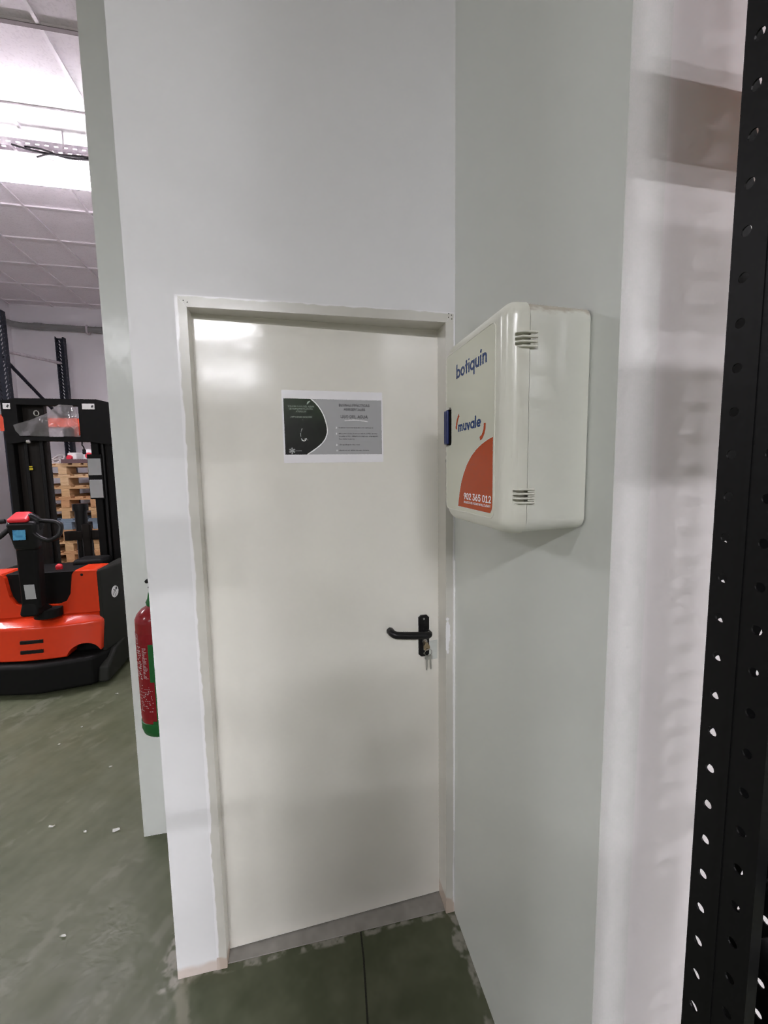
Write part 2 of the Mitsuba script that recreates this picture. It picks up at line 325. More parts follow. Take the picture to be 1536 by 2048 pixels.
# keys hanging from the lock
add('key_ring__inserted_key', leaf(cat(extr(unary_union([Point(-.052, .974).buffer(.0115), sbox(-.0575, .962, -.0465, .99)]).difference(Point(-.052, .968).buffer(.0025)), .0022, 'xz', -.026), bx(-.0555, -.0525, -.02, -.012, .984, .990))), 'mat_brass')
add('key_ring__ring', leaf(tube([(-.047 + .013 * math.cos(a), -.027 - .003 * math.sin(a), .955 + .013 * math.sin(a)) for a in np.linspace(0, 2 * PI, 25)[:-1]], .0011, 6, True)), 'mat_steel', 40)
for dx, tilt, mat in ((-.005, -.06, 'mat_steel'), (.005, .07, 'mat_steel')):
    kp = unary_union([Point(0, -.012).buffer(.0085), sbox(-.0022, -.056, .0022, -.014), *[Polygon([(.0022, -.030 - .006 * i), (.0034, -.033 - .006 * i), (.0022, -.036 - .006 * i)]) for i in range(4)]]).difference(Point(0, -.006).buffer(.002))
    kp = affinity.translate(affinity.rotate(kp, math.degrees(tilt), origin=(0, 0)), -.046 + dx, .950)
    add('key_ring__hanging_key', leaf(extr(kp, .0018, 'xz', -.029 + dx * .4)), mat)
tag('key_ring', 'small bunch of metal keys hanging from the lock of the cream door', 'keys')
# ------------------------------------------------------------------ notice on the door
SH = A
so = np.array([-.5005, .0, 1.604]); sx = np.array([.3125, 0, -.0012]); sw, sht = .3125, .219
def sheet(m, key, mat, lift):
    m = m.copy(); m.apply_translation([so[0], so[2], 0])
    y0 = -.0006 - lift
    q = trimesh.Trimesh(np.stack([m.vertices[:, 0], y0 - m.vertices[:, 2], m.vertices[:, 1]], 1), m.faces[:, ::-1] * 1, process=False)
    q.fix_normals()
    return add(key, leaf(q), mat)
flat = lambda poly, d=.0003: trimesh.util.concatenate([trimesh.creation.extrude_polygon(q, d, engine='earcut') for q in getattr(poly, 'geoms', [poly])])
sheet(flat(rrect(0, sw, 0, sht, .003)), 'notice__laminated_sheet', 'mat_paper', 0)
ix0, ix1, iy0, iy1 = .005, sw - .004, .0255, .194
sheet(flat(sbox(ix0, iy0, ix1, iy1), .0002), 'notice__grey_print', 'mat_paper_grey', .0003)
cur = [(ix0, iy0), (.071, iy0), (.086, .035), (.103, .047), (.119, .0605), (.130, .077), (.135, .094), (.1345, .108), (.131, .126), (.125, .145), (.117, .161), (.108, .174), (.098, .185), (.087, iy1), (ix0, iy1)]
ccur = LineString(bend([(q[0], q[1], 0) for q in cur[1:-1]], 6, .5)[:, :2])
dark = Polygon([(ix0, iy0)] + list(ccur.coords) + [(ix0, iy1)])
sheet(flat(ccur.buffer(.0016, cap_style=2).intersection(sbox(ix0, iy0, ix1, iy1)), .0002), 'notice__white_border', 'mat_paper_white', .0006)
sheet(flat(dark, .0002), 'notice__dark_print', 'mat_paper_green', .0005)
def words(rows, x, y, h, mat, key, bold=False, width=None, center=True):
    ms = []
    for i, (s, wd) in enumerate(rows):
        t = text(s, h, bold, .0002, center, wd); t.apply_translation([x, y - i * h * 1.75, 0]); ms.append(t)
    sheet(trimesh.util.concatenate(ms), key, mat, .0009)
words([('SOLO EL 2,5% DEL AGUA', .078), ('DE NUESTRO PLANETA', .070), ('ES DULCE', .030)], .0565, .1690, .0044, 'mat_mint', 'notice__lettering')
words([('¡NO LA MALGASTES!', .063)], .0565, .1370, .0044, 'mat_mint', 'notice__lettering')
words([('BUENAS PRÁCTICAS', .097), ('AMBIENTALES', .068)], .2215, .1735, .0072, 'mat_ink', 'notice__lettering', True)
words([('USO DEL AGUA', .086)], .2205, .1375, .0088, 'mat_ink', 'notice__lettering', True)
sw_line = LineString([(.190, .1295), (.204, .1312), (.219, .132), (.234, .1315), (.249, .1295), (.262, .1278)])
sheet(flat(sw_line.buffer(.0011), .0002), 'notice__swoosh', 'mat_paper_white', .0009)
drops = []
for y in (.107, .089, .054, .037):
    drops.append(unary_union([Point(.163, y).buffer(.0021), Polygon([(.1613, y + .001), (.1647, y + .001), (.163, y + .0046)])]))
sheet(flat(unary_union(drops), .0002), 'notice__drop_bullets', 'mat_paper_white', .0009)
def fake_line(x0, x1, y, seed):   # lines of small print too blurred to read: rows of letter-high strokes
    r = random.Random(seed); x, out = x0, []
    while x < x1:
        for _ in range(r.randint(3, 9)):
            if x > x1: break
            out.append(sbox(x, y, x + .0011, y + r.choice([.0022, .0026, .0030]))); out.append(sbox(x, y + .0011, x + .0019, y + .0017)); x += .0023
        x += .0022
    return out
small = []
for i, (x1, y) in enumerate(((.279, .1066), (.296, .0886), (.296, .080), (.219, .0715), (.235, .054), (.266, .0365))): small += fake_line(.1705, x1, y, i)
sheet(flat(unary_union(small), .0002), 'notice__small_print', 'mat_ink', .0009)
emb = unary_union([affinity.translate(affinity.rotate(sbox(-.0022, -.0095, .0022, .0095), a, origin=(0, 0)), .0255, .037) for a in (0, 60, 120)]).difference(unary_union([Point(.0255 + .0045 * math.cos(a), .037 + .0045 * math.sin(a)).buffer(.0009) for a in np.arange(6) * PI / 3]))
sheet(flat(emb, .0002), 'notice__emblem', 'mat_sticker', .0009)
sheet(flat(unary_union(fake_line(.036, .053, .0358, 77)), .0002), 'notice__emblem_name', 'mat_sticker', .0009)
splash = unary_union([LineString([(.055, .073), (.057, .0685), (.062, .067), (.067, .069), (.0695, .0735)]).buffer(.0011), LineString([(.0695, .0735), (.064, .0725)]).buffer(.0009), Point(.0735, .0702).buffer(.0011), LineString([(.0525, .09), (.0535, .081)]).buffer(.0005), LineString([(.0575, .104), (.054, .095)]).buffer(.0004), Point(.061, .131).buffer(.0006)])
sheet(flat(splash, .0002), 'notice__water_splash', 'mat_paper_white', .0009)
glint = Polygon([(.0735, .1775), (.0765, .1775), (.085, .1870), (.083, .1885), (.076, .1845)])
sheet(flat(glint, .0002), 'notice__leaf_highlight', 'mat_mint', .0009)
tag('notice', 'laminated printed notice on water use stuck on the cream door', 'sign')

# ------------------------------------------------------------------ first aid cabinet on the panel wall
Y0, Y1, Z0, Z1, XF, XS = -.669, -.391, 1.466, 1.850, -.128, -.0865     # near side, far side, bottom, top, front, seam
full = hull([sph((x, y, z), r, 24) for x, r, k in ((XF + .026, .026, 0), (XP + .03, .022, .004)) for y in (Y0 + r + k, Y1 - r - k) for z in (Z0 + r + k, Z1 - r - k)])
bodym = full ^ m3.Manifold.cube([.2, 1, 1]).translate([XS + .0008, -1, 1.2])
bodym = bodym ^ m3.Manifold.cube([.3, 1, 1]).translate([XP - .3045, -1, 1.2])
doorm = (hull([sph((x, y, z), r, 24) for x, r in ((XF + .027, .027), (XS + .03, .023)) for y in (Y0 - .0012 + r, Y1 + .0012 - r) for z in (Z0 - .0012 + r, Z1 + .0012 - r)])) ^ m3.Manifold.cube([.2, 1, 1]).translate([XS - .0008 - .2, -1, 1.2])
slots = [bx(XF + .016, XS + .0125, Y0 - .006, Y0 + .007, zc + (i - 1) * .0075 - .0028, zc + (i - 1) * .0075 + .0028) for zc in (1.785, 1.531) for i in range(3)]
slots = m3.Manifold.batch_boolean([m3.Manifold(m3.Mesh(np.array(q.vertices, np.float32), np.array(q.faces, np.uint32))) for q in slots], m3.OpType.Add)
bodym, doorm = bodym - slots, doorm - slots
core = cbx(XF + .03, XP - .006, Y0 + .009, Y1 - .004, Z0 + .004, Z1 - .004, .02)
pany = rrect(-.632, -.4005, 1.4905, 1.8245, .014)
S = lambda s: -s
hole = rrect(-.428, -.384, 1.630, 1.713, .008)
doorm = doorm - m3.Manifold(m3.Mesh(np.array(extr(hole, .05, 'yz', XF - .02).vertices, np.float32), np.array(extr(hole, .05, 'yz', XF - .02).faces, np.uint32)))
FA = 'first_aid_cabinet'
add(FA + '__body', cat(bodym, core), 'mat_cabinet_body', 40)
add(FA + '__back_flange', cbx(XP - .008, XP - .0003, Y0 + .006, Y1 - .006, Z0 + .02, Z1 - .02, .002), 'mat_cabinet_body', 40)
add(FA + '__door', doorm, 'mat_cabinet', 40)
def fplane(poly, d, lift): return extr(poly, d, 'yz', XF - lift - d)
panel_shape = pany.difference(hole.buffer(.002))
add(FA + '__door__front_panel', fplane(panel_shape, .0008, .0), 'mat_cabinet_panel'); tag(FA + '__door__front_panel', 'printed front panel')
add(FA + '__door__panel_rim', fplane(pany.buffer(.0016).difference(pany.buffer(-.0004)).difference(hole.buffer(.002)), .0014, .0), 'mat_cabinet')
add(FA + '__door__handle', rbx(XF - .003, XF + .004, -.4065, -.3865, 1.6335, 1.7095, .0032), 'mat_blue_handle', 40); tag(FA + '__door__handle', 'blue recessed door grip')
add(FA + '__door__handle_recess', cat(bx(XF + .026, XF + .029, -.43, -.386, 1.628, 1.715), bx(XF + .003, XF + .0262, -.4055, -.3875, 1.632, 1.711)), 'mat_black_matte')
add(FA + '__door__lock', cat(cyl(.0052, (XF - .001, -.3965, 1.597), (XF + .006, -.3965, 1.597), 20)), 'mat_cabinet', 40)
add(FA + '__door__keyhole', bx(XF - .0014, XF, -.3975, -.3957, 1.5935, 1.600), 'mat_black_matte')
for zc in (1.785, 1.531):       # two interleaved plastic hinges on the near edge
    for i in range(4):
        z = zc + (1.5 - i) * .0075
        add(FA + '__hinge_finger', hull([sph((x, Y0 - .001 + dy, z), r, 12) for x, dy, r in ((XF + .013, .008, .0014), (XF + .026, -.0035, .0019), (XS + .010, -.0040, .0019))]), 'mat_cabinet', 40)
        if i < 3:
            add(FA + '__hinge_knuckle', hull([sph((x, Y0 - .001 + dy, z - .00375), .0016, 12) for x, dy in ((XS + .001, -.0015), (XS + .011, -.0015), (XS + .013, .003))]), 'mat_cabinet_body', 40)
# geometric sans lettering drawn from strokes: x-height 1, ascender 1.55
def glyphs(word, wstroke=.24):
    arc = lambda cx, cy, r, a0, a1: [(cx + r * math.cos(math.radians(t)), cy + r * math.sin(math.radians(t))) for t in np.linspace(a0, a1, 24)]
    ring = lambda cx: [arc(cx, .5, .38, 0, 360)]
    h = wstroke / 2
    G = {'b': (1.0, [[(.12, h * 0), (.12, 1.55)]] + ring(.5)), 'o': (1.0, ring(.5)), 't': (.62, [[(.3, 0), (.3, 1.4)], [(.02, .9), (.58, .9)]]), 'i': (.34, [[(.14, 0), (.14, 1)], [(.14, 1.26), (.14, 1.40)]]),
         'q': (1.0, ring(.46) + [[(.84, 1), (.84, -.5)]]), 'u': (.88, [[(.12, 1), (.12, .42)] + arc(.42, .42, .30, 180, 360) + [(.72, 1)], [(.72, 1), (.72, 0)]]), 'n': (.88, [[(.12, 0), (.12, 1)], [(.12, .55)] + arc(.42, .58, .30, 180, 0) + [(.72, 0)]]),
         'í': (.38, [[(.14, 0), (.14, 1)], [(.12, 1.22), (.26, 1.5)]]), 'm': (1.35, [[(.12, 0), (.12, 1)], arc(.37, .63, .25, 180, 0) + [(.62, 0)], arc(.87, .63, .25, 180, 0) + [(1.12, 0)]]), 'v': (.86, [[(.06, .95), (.4, .06), (.74, .95)]]),
         'a': (1.0, ring(.46) + [[(.84, 1), (.84, 0)]]), 'l': (.36, [[(.14, 0), (.14, 1.55)]]), 'e': (.98, [arc(.46, .5, .38, 0, 318), [(.1, .5), (.84, .5)]])}
    x, out = 0, []
    for ch in word:
        adv, st = G[ch]
        for s in st: out.append(affinity.translate(LineString(s).buffer(h, cap_style=2, join_style=1), x, 0))
        x += adv + .10
    return unary_union(out), x
def on_front(poly, s0, z0, wid, xh, slope=0.0):
    a, b, c, d = poly.bounds
    q = affinity.translate(poly, -a, 0); k = wid / (c - a)
    q = affinity.affine_transform(q, [-k, 0, slope * k, xh, -s0, z0])
    return q
g1, _ = glyphs('botiquín'); g2, _ = glyphs('muvale', .26)
bt = on_front(g1, .459, 1.7655, .142, .0185)
mv = on_front(g2, .4695, 1.6555, .110, .0145)
add(FA + '__door__lettering', fplane(bt, .0004, .0009), 'mat_blue_print'); tag(FA + '__door__lettering', 'blue lettering botiquín')
add(FA + '__door__lettering', fplane(mv, .0004, .0009), 'mat_blue_print')
arcl = lambda cy, cz, r, a0, a1: LineString([(cy + r * math.cos(math.radians(t)), cz + r * math.sin(math.radians(t))) for t in np.linspace(a0, a1, 12)])
swl = LineString([(-.4595, 1.662), (-.4602, 1.670), (-.4635, 1.678), (-.470, 1.6865), (-.4745, 1.689)]).buffer(.0030, cap_style=2)
swr = LineString([(-.5955, 1.6600), (-.5945, 1.650), (-.5905, 1.6425), (-.5835, 1.6360), (-.5755, 1.6335)]).buffer(.0036, cap_style=2)
add(FA + '__door__logo_stroke', fplane(swl, .0004, .0009), 'mat_orange_print'); add(FA + '__door__logo_stroke', fplane(swr, .0004, .0009), 'mat_orange_print')
fan = [(-.4715, 1.4995)] + [(y, z) for y, z in ((-.4735, 1.510), (-.479, 1.529), (-.488, 1.5495), (-.500, 1.5680), (-.5155, 1.5855), (-.5385, 1.6030), (-.562, 1.6150), (-.586, 1.6235), (-.612, 1.6300), (-.6275, 1.6325))] + [(-.6275, 1.511), (-.6255, 1.5045), (-.6195, 1.4985)]
fan = Polygon(fan)
add(FA + '__door__orange_sector', fplane(fan, .0004, .0009), 'mat_orange_print'); tag(FA + '__door__orange_sector', 'orange printed sector on the front panel')
dig = text('902 365 012', .0125, True, .0003, width=.121)
small_t = text('SERVICIO DE ATENCION AL CLIENTE', .0042, False, .0003, width=.119)
ex, ey = (0, -1, 0), (0, 0, 1)
for m, z in ((dig, 1.5165), (small_t, 1.5085)): add(FA + '__door__lettering', put(m, (XF - .0016, -.503, z), ex, ey), 'mat_white')
tag(FA, 'cream plastic first aid cabinet lettered botiquín fixed to the panel wall', 'first aid cabinet')

# ------------------------------------------------------------------ racks
def plate_holes(a0, a1, z0, z1, cols, shape, pitch=.05, phase=.04):
    p = sbox(a0, z0, a1, z1); hs = []
    k = math.ceil((z0 + .02 - phase) / pitch)
    while phase + k * pitch < z1 - .02:
        for c in cols: hs.append(affinity.translate(shape(c), c[0] if isinstance(c, tuple) else c, phase + k * pitch))
        k += 1
    return p.difference(unary_union(hs))
def slot(c):
    s = c[1] if isinstance(c, tuple) else 1
    return LineString([(-.006 * s, .013), (.006 * s, -.013)]).buffer(.0055, quad_segs=3)
rnd = lambda c: Point(0, 0).buffer(.0058, quad_segs=3)
def post_mesh(x0, x1, yf, yn, z1, sgn=1, ph=.015):
    """An upright: slotted face at yf, perforated webs back to yn, lips."""
    t = .0022; ya, yb = min(yf, yn), max(yf, yn)
    f = extr(plate_holes(x0, x1, 0, z1, [(x0 + .024, sgn), (x1 - .024, -sgn)], slot, phase=ph), t, 'xz', yf - t if yf > yn else yf)
    s = 1 if yn > yf else -1
    wp = plate_holes(ya, yb, 0, z1, [yf + s * .0155, yf + s * .0575], rnd)
    wa, wb = extr(wp, t, 'yz', x0), extr(wp, t, 'yz', x1 - t)
    la, lb = bx(x0, x0 + .016, yn - (t if s > 0 else 0), yn + (0 if s > 0 else t), 0, z1), bx(x1 - .016, x1, yn - (t if s > 0 else 0), yn + (0 if s > 0 else t), 0, z1)
    rib = [bx(x - .0012, x + .0012 , yf + s * .034, yf + s * .039, 0, z1) for x in (x0, x1)]
    return cat(f, wa, wb, la, lb, *rib)
def beam_mesh(x0, x1, y0, y1, z0, z1): return cbx(x0, x1, y0, y1, z0, z1, .006)
def foot_plate(x0, x1, y0, y1): return cbx(x0 - .02, x1 + .02, y0 - .02, y1 + .02, 0, .006, .001)
# rack beside the camera: its rear post stands in view, its beams run to the right behind the wall side
NR = 'pallet_rack'
for xa in (.041, 2.80):
    for yf, yn in ((-.885, -.962), (-1.945, -1.868)):
        add(NR + '__post', post_mesh(xa, xa + .118, yf, yn, 3.45), 'mat_post_black', 25)
        add(NR + '__foot_plate', foot_plate(xa, xa + .118, min(yf, yn), max(yf, yn)), 'mat_post_black')
    zs = [.30, .97, 1.62, 2.27, 2.92]
    for i, z in enumerate(zs):
        if i % 2 == 1: a, b = (xa + .059, -.935, z), (xa + .059, -1.89, zs[i - 1] + .06)
        else: a, b = (xa + .059, -1.89, z), (xa + .059, -.935, zs[i - 1] + .06)
        if i: add(NR + '__brace', tube([a, b], .020, 12), 'mat_post_black', 40)
for y0, y1 in ((-.950, -.905), (-1.93, -1.885)):
    add(NR + '__beam', beam_mesh(.161, 2.798, y0, y1, 2.085, 2.215), 'mat_beam', 30)
tag(NR, 'black pallet rack post pierced with holes and slots, nearest the camera at the right edge', 'rack')
# rack at the far end of the hall
FR = num('pallet_rack')
FX0, FX1 = -3.965, -3.855
RS = .165                                   # the frames stand slightly askew
for xa in (FX0, -1.55):
    for yf, yn, dx in ((4.70, 4.775, 0), (5.79, 5.715, RS)):
        add(FR + '__post', post_mesh(xa + dx, xa + dx + .11, yf, yn, 3.56), 'mat_navy', 25)
        add(FR + '__foot_plate', foot_plate(xa + dx, xa + dx + .11, min(yf, yn), max(yf, yn)), 'mat_navy')
    for k, (u, z0, z1) in enumerate(((.03, 3.10, 3.20), (.02, 3.06, 2.36), (.02, 1.72, 2.30), (.005, 1.62, .95), (.005, .30, .90))):
        add(FR + '__brace', tube([(xa + u, 4.745, z0), (xa + u + RS, 5.745, z1)], .021, 10), 'mat_galv' if k % 2 == 0 else 'mat_navy', 40)
for y0, y1, zb in ((4.645, 4.69, 2.17), (5.80, 5.845, 2.17)):
    add(FR + '__beam', beam_mesh(FX1 - .09 + (RS if y0 > 5 else 0), -1.46, y0, y1, zb, zb + .11), 'mat_beam', 30); tag(FR + '__beam', 'orange red rack beam')
    for xa in (FX0, -1.55):
        dx = RS if y0 > 5 else 0
        add(FR + '__beam_end', cbx(xa + dx + .005, xa + dx + .105, y0 - .004 if y0 < 5 else y1 + .001, y0 - .0005 if y0 < 5 else y1 + .005, zb - .05, zb + .15, .001), 'mat_beam')
tag(FR, 'navy blue pallet rack with an orange beam at the far end of the hall', 'rack')

# ------------------------------------------------------------------ stack of pallets under the far rack
PX, PY, PH = -3.415, 4.79, .144
def pallet_shapes(mat):
    bot = [(-.35, .10), (0, .10), (.35, .10)]
    out = []
    for x, w in ((-.3275, .145), (-.17, .10), (0, .145), (.17, .10), (.3275, .145)): out.append(('top_board', cbx(x - w / 2, x + w / 2, 0, .85, .122, .1435, .002)))
    for y, d in ((0, .22), (.75, .10)): out.append(('stringer_board', cbx(-.4, .4, y, y + d, .100, .122, .002)))
    for x, w in bot:
        for y, d in ((0, .22), (.75, .10)): out.append(('block', cbx(x - w / 2, x + w / 2, y, y + d, .022, .100, .002)))
    for x, w in bot: out.append(('bottom_board', cbx(x - w / 2, x + w / 2, 0, .85, .0005, .022, .002)))
    return [(n, mikit.ply(m, mat)) for n, m in out]
kinds = {k: pallet_shapes(k) for k in ('mat_wood', 'mat_wood_warm', 'mat_wood_pale', 'mat_wood_blue')}
order = ['topmost', 'second from the top', 'third from the top', 'fourth from the top', 'fifth from the top', 'sixth from the top', 'seventh from the top', 'eighth from the top', 'ninth from the top', 'tenth from the top', 'eleventh from the top', 'lowest']
seq = ['mat_wood_pale', 'mat_wood_pale', 'mat_wood', 'mat_wood_warm', 'mat_wood', 'mat_wood_blue', 'mat_wood_warm', 'mat_wood', 'mat_wood_warm', 'mat_wood', 'mat_wood', 'mat_wood_warm']
for i in range(12):
    key = num('pallet')
    tw = T().translate([PX + rng.uniform(-.012, .012), PY + rng.uniform(0, .02), PH * (11 - i)]).rotate([0, 0, 1], -3.5 + rng.uniform(-.5, .5))
    for n, shp in kinds[seq[i]]: again(f'{key}__{n}', shp, tw)
    tag(key, ('blue grey painted pallet' if seq[i] == 'mat_wood_blue' else 'wooden pallet') + f', {order[i]} of the stack behind the stacker', 'pallet', 'pallets in the stack under the far rack')
PT = PH * 12 + .001
# things lying on the stack
def jug(x, y, rot, label):
    k = num('plastic_jug')
    b = hull([sph((sx, sy, z), .03, 12) for sx in (-.05, .05) for sy in (-.06, .06) for z in (.03, .15)] + [sph((0, 0, .20), .03, 12)])
    tw = T().translate([x, y, PT]).rotate([0, 0, 1], rot)
    again(k + '__body', mikit.ply(b, 'mat_white', smooth=40), tw)
    again(k + '__cap', mikit.ply(cat(cyl(.034, (0, 0, .222), (0, 0, .262), 20), cyl(.028, (0, 0, .262), (0, 0, .268), 20)), 'mat_cap_red', smooth=40), tw)
    tag(k, label, 'jug', 'jugs on the pallet stack')
def lying_jug(x, y, rot, label, s=1.0):
    k = num('plastic_jug')
    b = hull([sph((sx, sy, z), .03, 12) for sx in (-.05, .05) for sy in (-.03, .15) for z in (.03, .15)] + [sph((0, -.07, .09), .03, 12)])
    tw = T().translate([x, y, PT]).rotate([0, 0, 1], rot).scale(s)
    again(k + '__body', mikit.ply(b, 'mat_white', smooth=40), tw)
    again(k + '__cap', mikit.ply(cyl(.042, (0, -.09, .09), (0, -.135, .09), 24), 'mat_cap_red', smooth=40), tw)
    tag(k, label, 'jug', 'jugs on the pallet stack')
tray = tri(cbx(-.19, .19, -.12, .12, 0, .06, .01))
add('carton_tray', extr(sbox(-3.42, PY + .005, -3.0, PY + .345).difference(sbox(-3.41, PY + .015, -3.01, PY + .335)), .05, 'xy', PT), 'mat_tray'); 
scene['carton_tray__rim'] = scene.pop('carton_tray'); add('carton_tray__base', bx(-3.419, -3.001, PY + .006, PY + .344, PT, PT + .006), 'mat_tray')
tag('carton_tray', 'flat dark brown tray on top of the pallet stack', 'tray')
PT0 = PT; PT = PT0 + .0065
lying_jug(-3.135, PY + .150, 14, 'white plastic jug with round red cap in the dark tray, rightmost on the pallet stack', .98)
lying_jug(-3.335, PY + .15, -8, 'small white plastic jug with red cap beside the larger jug on the pallet stack', .75)
PT = PT0
for k, (cx, cy, r, h, tl) in enumerate(((-3.54, PY + .16, .085, .11, .5), (-3.535, PY + .20, .075, .07, -.3), (-3.55, PY + .14, .095, .05, .2))):
    pts = [(cx + r * math.cos(a), cy + r * .5 * math.sin(a), PT + .006 + h * (.5 + .5 * math.sin(a + tl)) ** 1.2 + .004 * math.sin(5 * a)) for a in np.linspace(0, 2 * PI, 40)[:-1]]
    add('strapping_coil__loop', tube(pts, .0045, 6, True), 'mat_white', 40)
tag('strapping_coil', 'loose loops of white strapping on top of the pallet stack', 'strapping')
fp = []
for i in range(9):
    for j in range(7):
        u, v = i / 8, j / 6
        fp.append((-3.80 + .34 * u, PY + .36 + .36 * v, PT + .012 + .085 * math.sin(PI * u) * (1 - .5 * v) * (0.6 + .8 * meshkit.noise(np.array([u * 5, v * 5, 3.0])))))
FF = [[a, a + 1, a + 8, a + 7] for i in range(8) for a in range(i * 7, i * 7 + 6)]
add('stretch_film', (np.array(fp), np.array(FF)), 'mat_film'); tag('stretch_film', 'crumpled clear stretch film lying on the pallet stack', 'plastic film')

# ------------------------------------------------------------------ electric stacker
ST = 'stacker'; OX, OY = -2.335, 2.0
def P(m):
    m = tri(m).copy(); m.apply_translation([OX, OY, 0]); return m
HW = .385
# lower hood: bowed front, rounded ridge
def bow(x): return .07 * (1 - (x / HW) ** 2)
hoodp = []
for x in np.linspace(-HW + .03, HW - .012, 15):
    b = bow(x)
    hoodp += [sph((x, .115 - b, .475), .03, 14), sph((x, .075 - b, .27), .012, 10), sph((x, .20, .57), .012, 10), sph((x, .20, .27), .012, 10)]
hood = hull(hoodp)
arch = m3.Manifold.cylinder(1.2, .105, .105, 40).rotate([90, 0, 0]).translate([.285, .6, .235])
arch = hull([arch, arch.translate([0, 0, -.2])])
hood = hood - arch
add(ST + '__hood', P(hood), 'mat_orange', 30); tag(ST + '__hood', 'bright orange rounded lower hood')
cowl = Polygon([(-HW, .55), (HW, .55), (HW, .865), (.232, .868), (.215, .845), (.195, .70), (.165, .645), (.11, .625), (-.11, .625), (-.165, .645), (-.195, .70), (-.215, .845), (-.232, .868), (-HW, .868)]).buffer(-.006).buffer(.006)
add(ST + '__cowl', P(cat(extr(cowl, .05, 'xz', .115), cbx(-HW, -.225, .118, .34, .80, .874, .012), cbx(.225, HW, .118, .34, .80, .874, .012))), 'mat_orange', 30); tag(ST + '__cowl', 'orange upright cowl')
recess = Polygon([(-.232, .86), (.232, .86), (.19, .70), (.16, .645), (.11, .62), (-.11, .62), (-.16, .645), (-.19, .70)])
add(ST + '__recess', P(cat(extr(recess, .02, 'xz', .150), cbx(-.225, .225, .150, .36, .845, .866, .008))), 'mat_black_matte', 30)
add(ST + '__stop_button', P(cat(cyl(.022, (.075, .24, .866), (.075, .24, .878), 20), hull([sph((.075, .24, .884), .024, 14)]).scale([1, 1, 1]))), 'mat_red', 40); tag(ST + '__stop_button', 'red emergency stop button')
add(ST + '__body', P(cbx(-HW, HW - .012, .155, .62, .22, .845, .02)), 'mat_black_matte', 30)
add(ST + '__side_panel', P(hull([sph((x, y, z), .016, 14) for x, y in ((HW + .003, .128), (HW - .02, .60), (HW + .045, .40), (HW + .05, .60)) for z in (.25, .852)])), 'mat_grey_dark', 40); tag(ST + '__side_panel', 'dark grey side panel')
add(ST + '__side_panel', P(rbx(-HW - .004, -HW + .038, .112, .60, .235, .86, .018)), 'mat_grey_dark', 40)
skirt = hull([sph((x, y, z), .03, 12) for x, y in ((-HW + .02, .03), (0, -.035), (HW - .06, .03), (HW - .01, .12), (HW + .01, .60), (-HW, .60)) for z in (.055, .215)])
skirt = skirt - (arch ^ m3.Manifold.cube([2, .165, 2]).translate([-1, -.2, -.5]))
add(ST + '__skirt', P(skirt), 'mat_black_matte', 40)
for x in (.285, -.285):
    add(ST + '__wheel', P(lathe([(0, -.028), (.075, -.028), (.085, -.018), (.085, .018), (.075, .028), (0, .028)], 28).apply_transform(trimesh.transformations.rotation_matrix(PI / 2, [0, 1, 0])).apply_translation([x, (.085 if x > 0 else .10), .086])), 'mat_black', 40)
guard = hull([sph((x, y, z), .02, 10) for x in (HW + .0, HW + .035) for y, z in ((.04, .05), (.06, .13), (.20, .215), (.66, .285), (.75, .25), (.76, .06))])
add(ST + '__side_guard', P(guard), 'mat_grey_dark', 40); tag(ST + '__side_guard', 'sloping dark side bumper')
for z in (.395, .325):
    q = P(cbx(-.095, .048, .0015 if z > .36 else -.006, .06, z - .0125, z + .0125, .0015)); add(ST + '__vent', q, 'mat_black', 30)
for x in (.28, -.34): add(ST + '__cowl_hole', P(cyl(.009, (x, .112, .838), (x, .13, .838), 14)), 'mat_black')
disc = Point(0, 0).buffer(.047, quad_segs=10)
se = np.array([.042, .272, 0]); se /= np.linalg.norm(se)
so2 = np.array([OX + HW + .003 + .016, OY + .128, .655]) + se * .145 + np.array([.0025, -.0004, 0])
add(ST + '__round_sticker', put(flat(Point(0, 0).buffer(.046, quad_segs=10), .001), so2, se, (0, 0, 1)), 'mat_white')
add(ST + '__round_sticker__mark', put(flat(unary_union([Point(.018, .022).buffer(.012), LineString([(-.025, -.02), (.0, .012), (.012, -.012), (.0, -.03)]).buffer(.0025), LineString([(-.02, .022), (.002, .012)]).buffer(.002)]), .0006), so2 + np.array([.0012, 0, 0]), se, (0, 0, 1)), 'mat_ink')
# tiller
TX = .03
arm = hull([sph((TX + dx, y, z), r, 12) for dx, y, z, r in ((-.045, -.03, .66, .02), (.035, -.03, .66, .02), (-.022, -.06, 1.10, .025), (.06, -.06, 1.10, .025), (-.045, .045, .66, .02), (.02, .045, .66, .02), (.055, .0, 1.10, .02), (-.015, .0, 1.10, .02))])
foot = hull([sph((TX + dx, y, z), .022, 12) for dx, y, z in ((-.05, -.045, .62), (.018, -.045, .62), (-.04, -.03, .69), (.018, -.03, .69), (-.045, .08, .62), (.03, .08, .62))])
add(ST + '__tiller__base', P(cyl(.085, (TX + .03, .08, .555), (TX + .03, .08, .615), 28)), 'mat_black_matte', 40)
add(ST + '__tiller__foot', P(foot), 'mat_black_matte', 40)
add(ST + '__tiller__arm', P(arm), 'mat_black_matte', 40)
head = hull([sph((TX + dx, y, z), .03, 12) for dx, y, z in ((-.02, -.07, 1.10), (.075, -.07, 1.10), (-.035, -.10, 1.245), (.085, -.10, 1.245), (-.03, -.02, 1.25), (.08, -.02, 1.25))])
add(ST + '__tiller__head', P(head), 'mat_black', 40)
cap = hull([sph((TX + .012 + .50 * dx, y, z), .016, 12) for dx, y, z in ((-.095, -.115, 1.282), (.085, -.115, 1.282), (-.075, -.05, 1.318), (.065, -.05, 1.318), (-.075, -.01, 1.30), (.065, -.01, 1.30))])
add(ST + '__tiller__red_button', P(cap), 'mat_red', 40); tag(ST + '__tiller__red_button', 'red safety button on the tiller head')
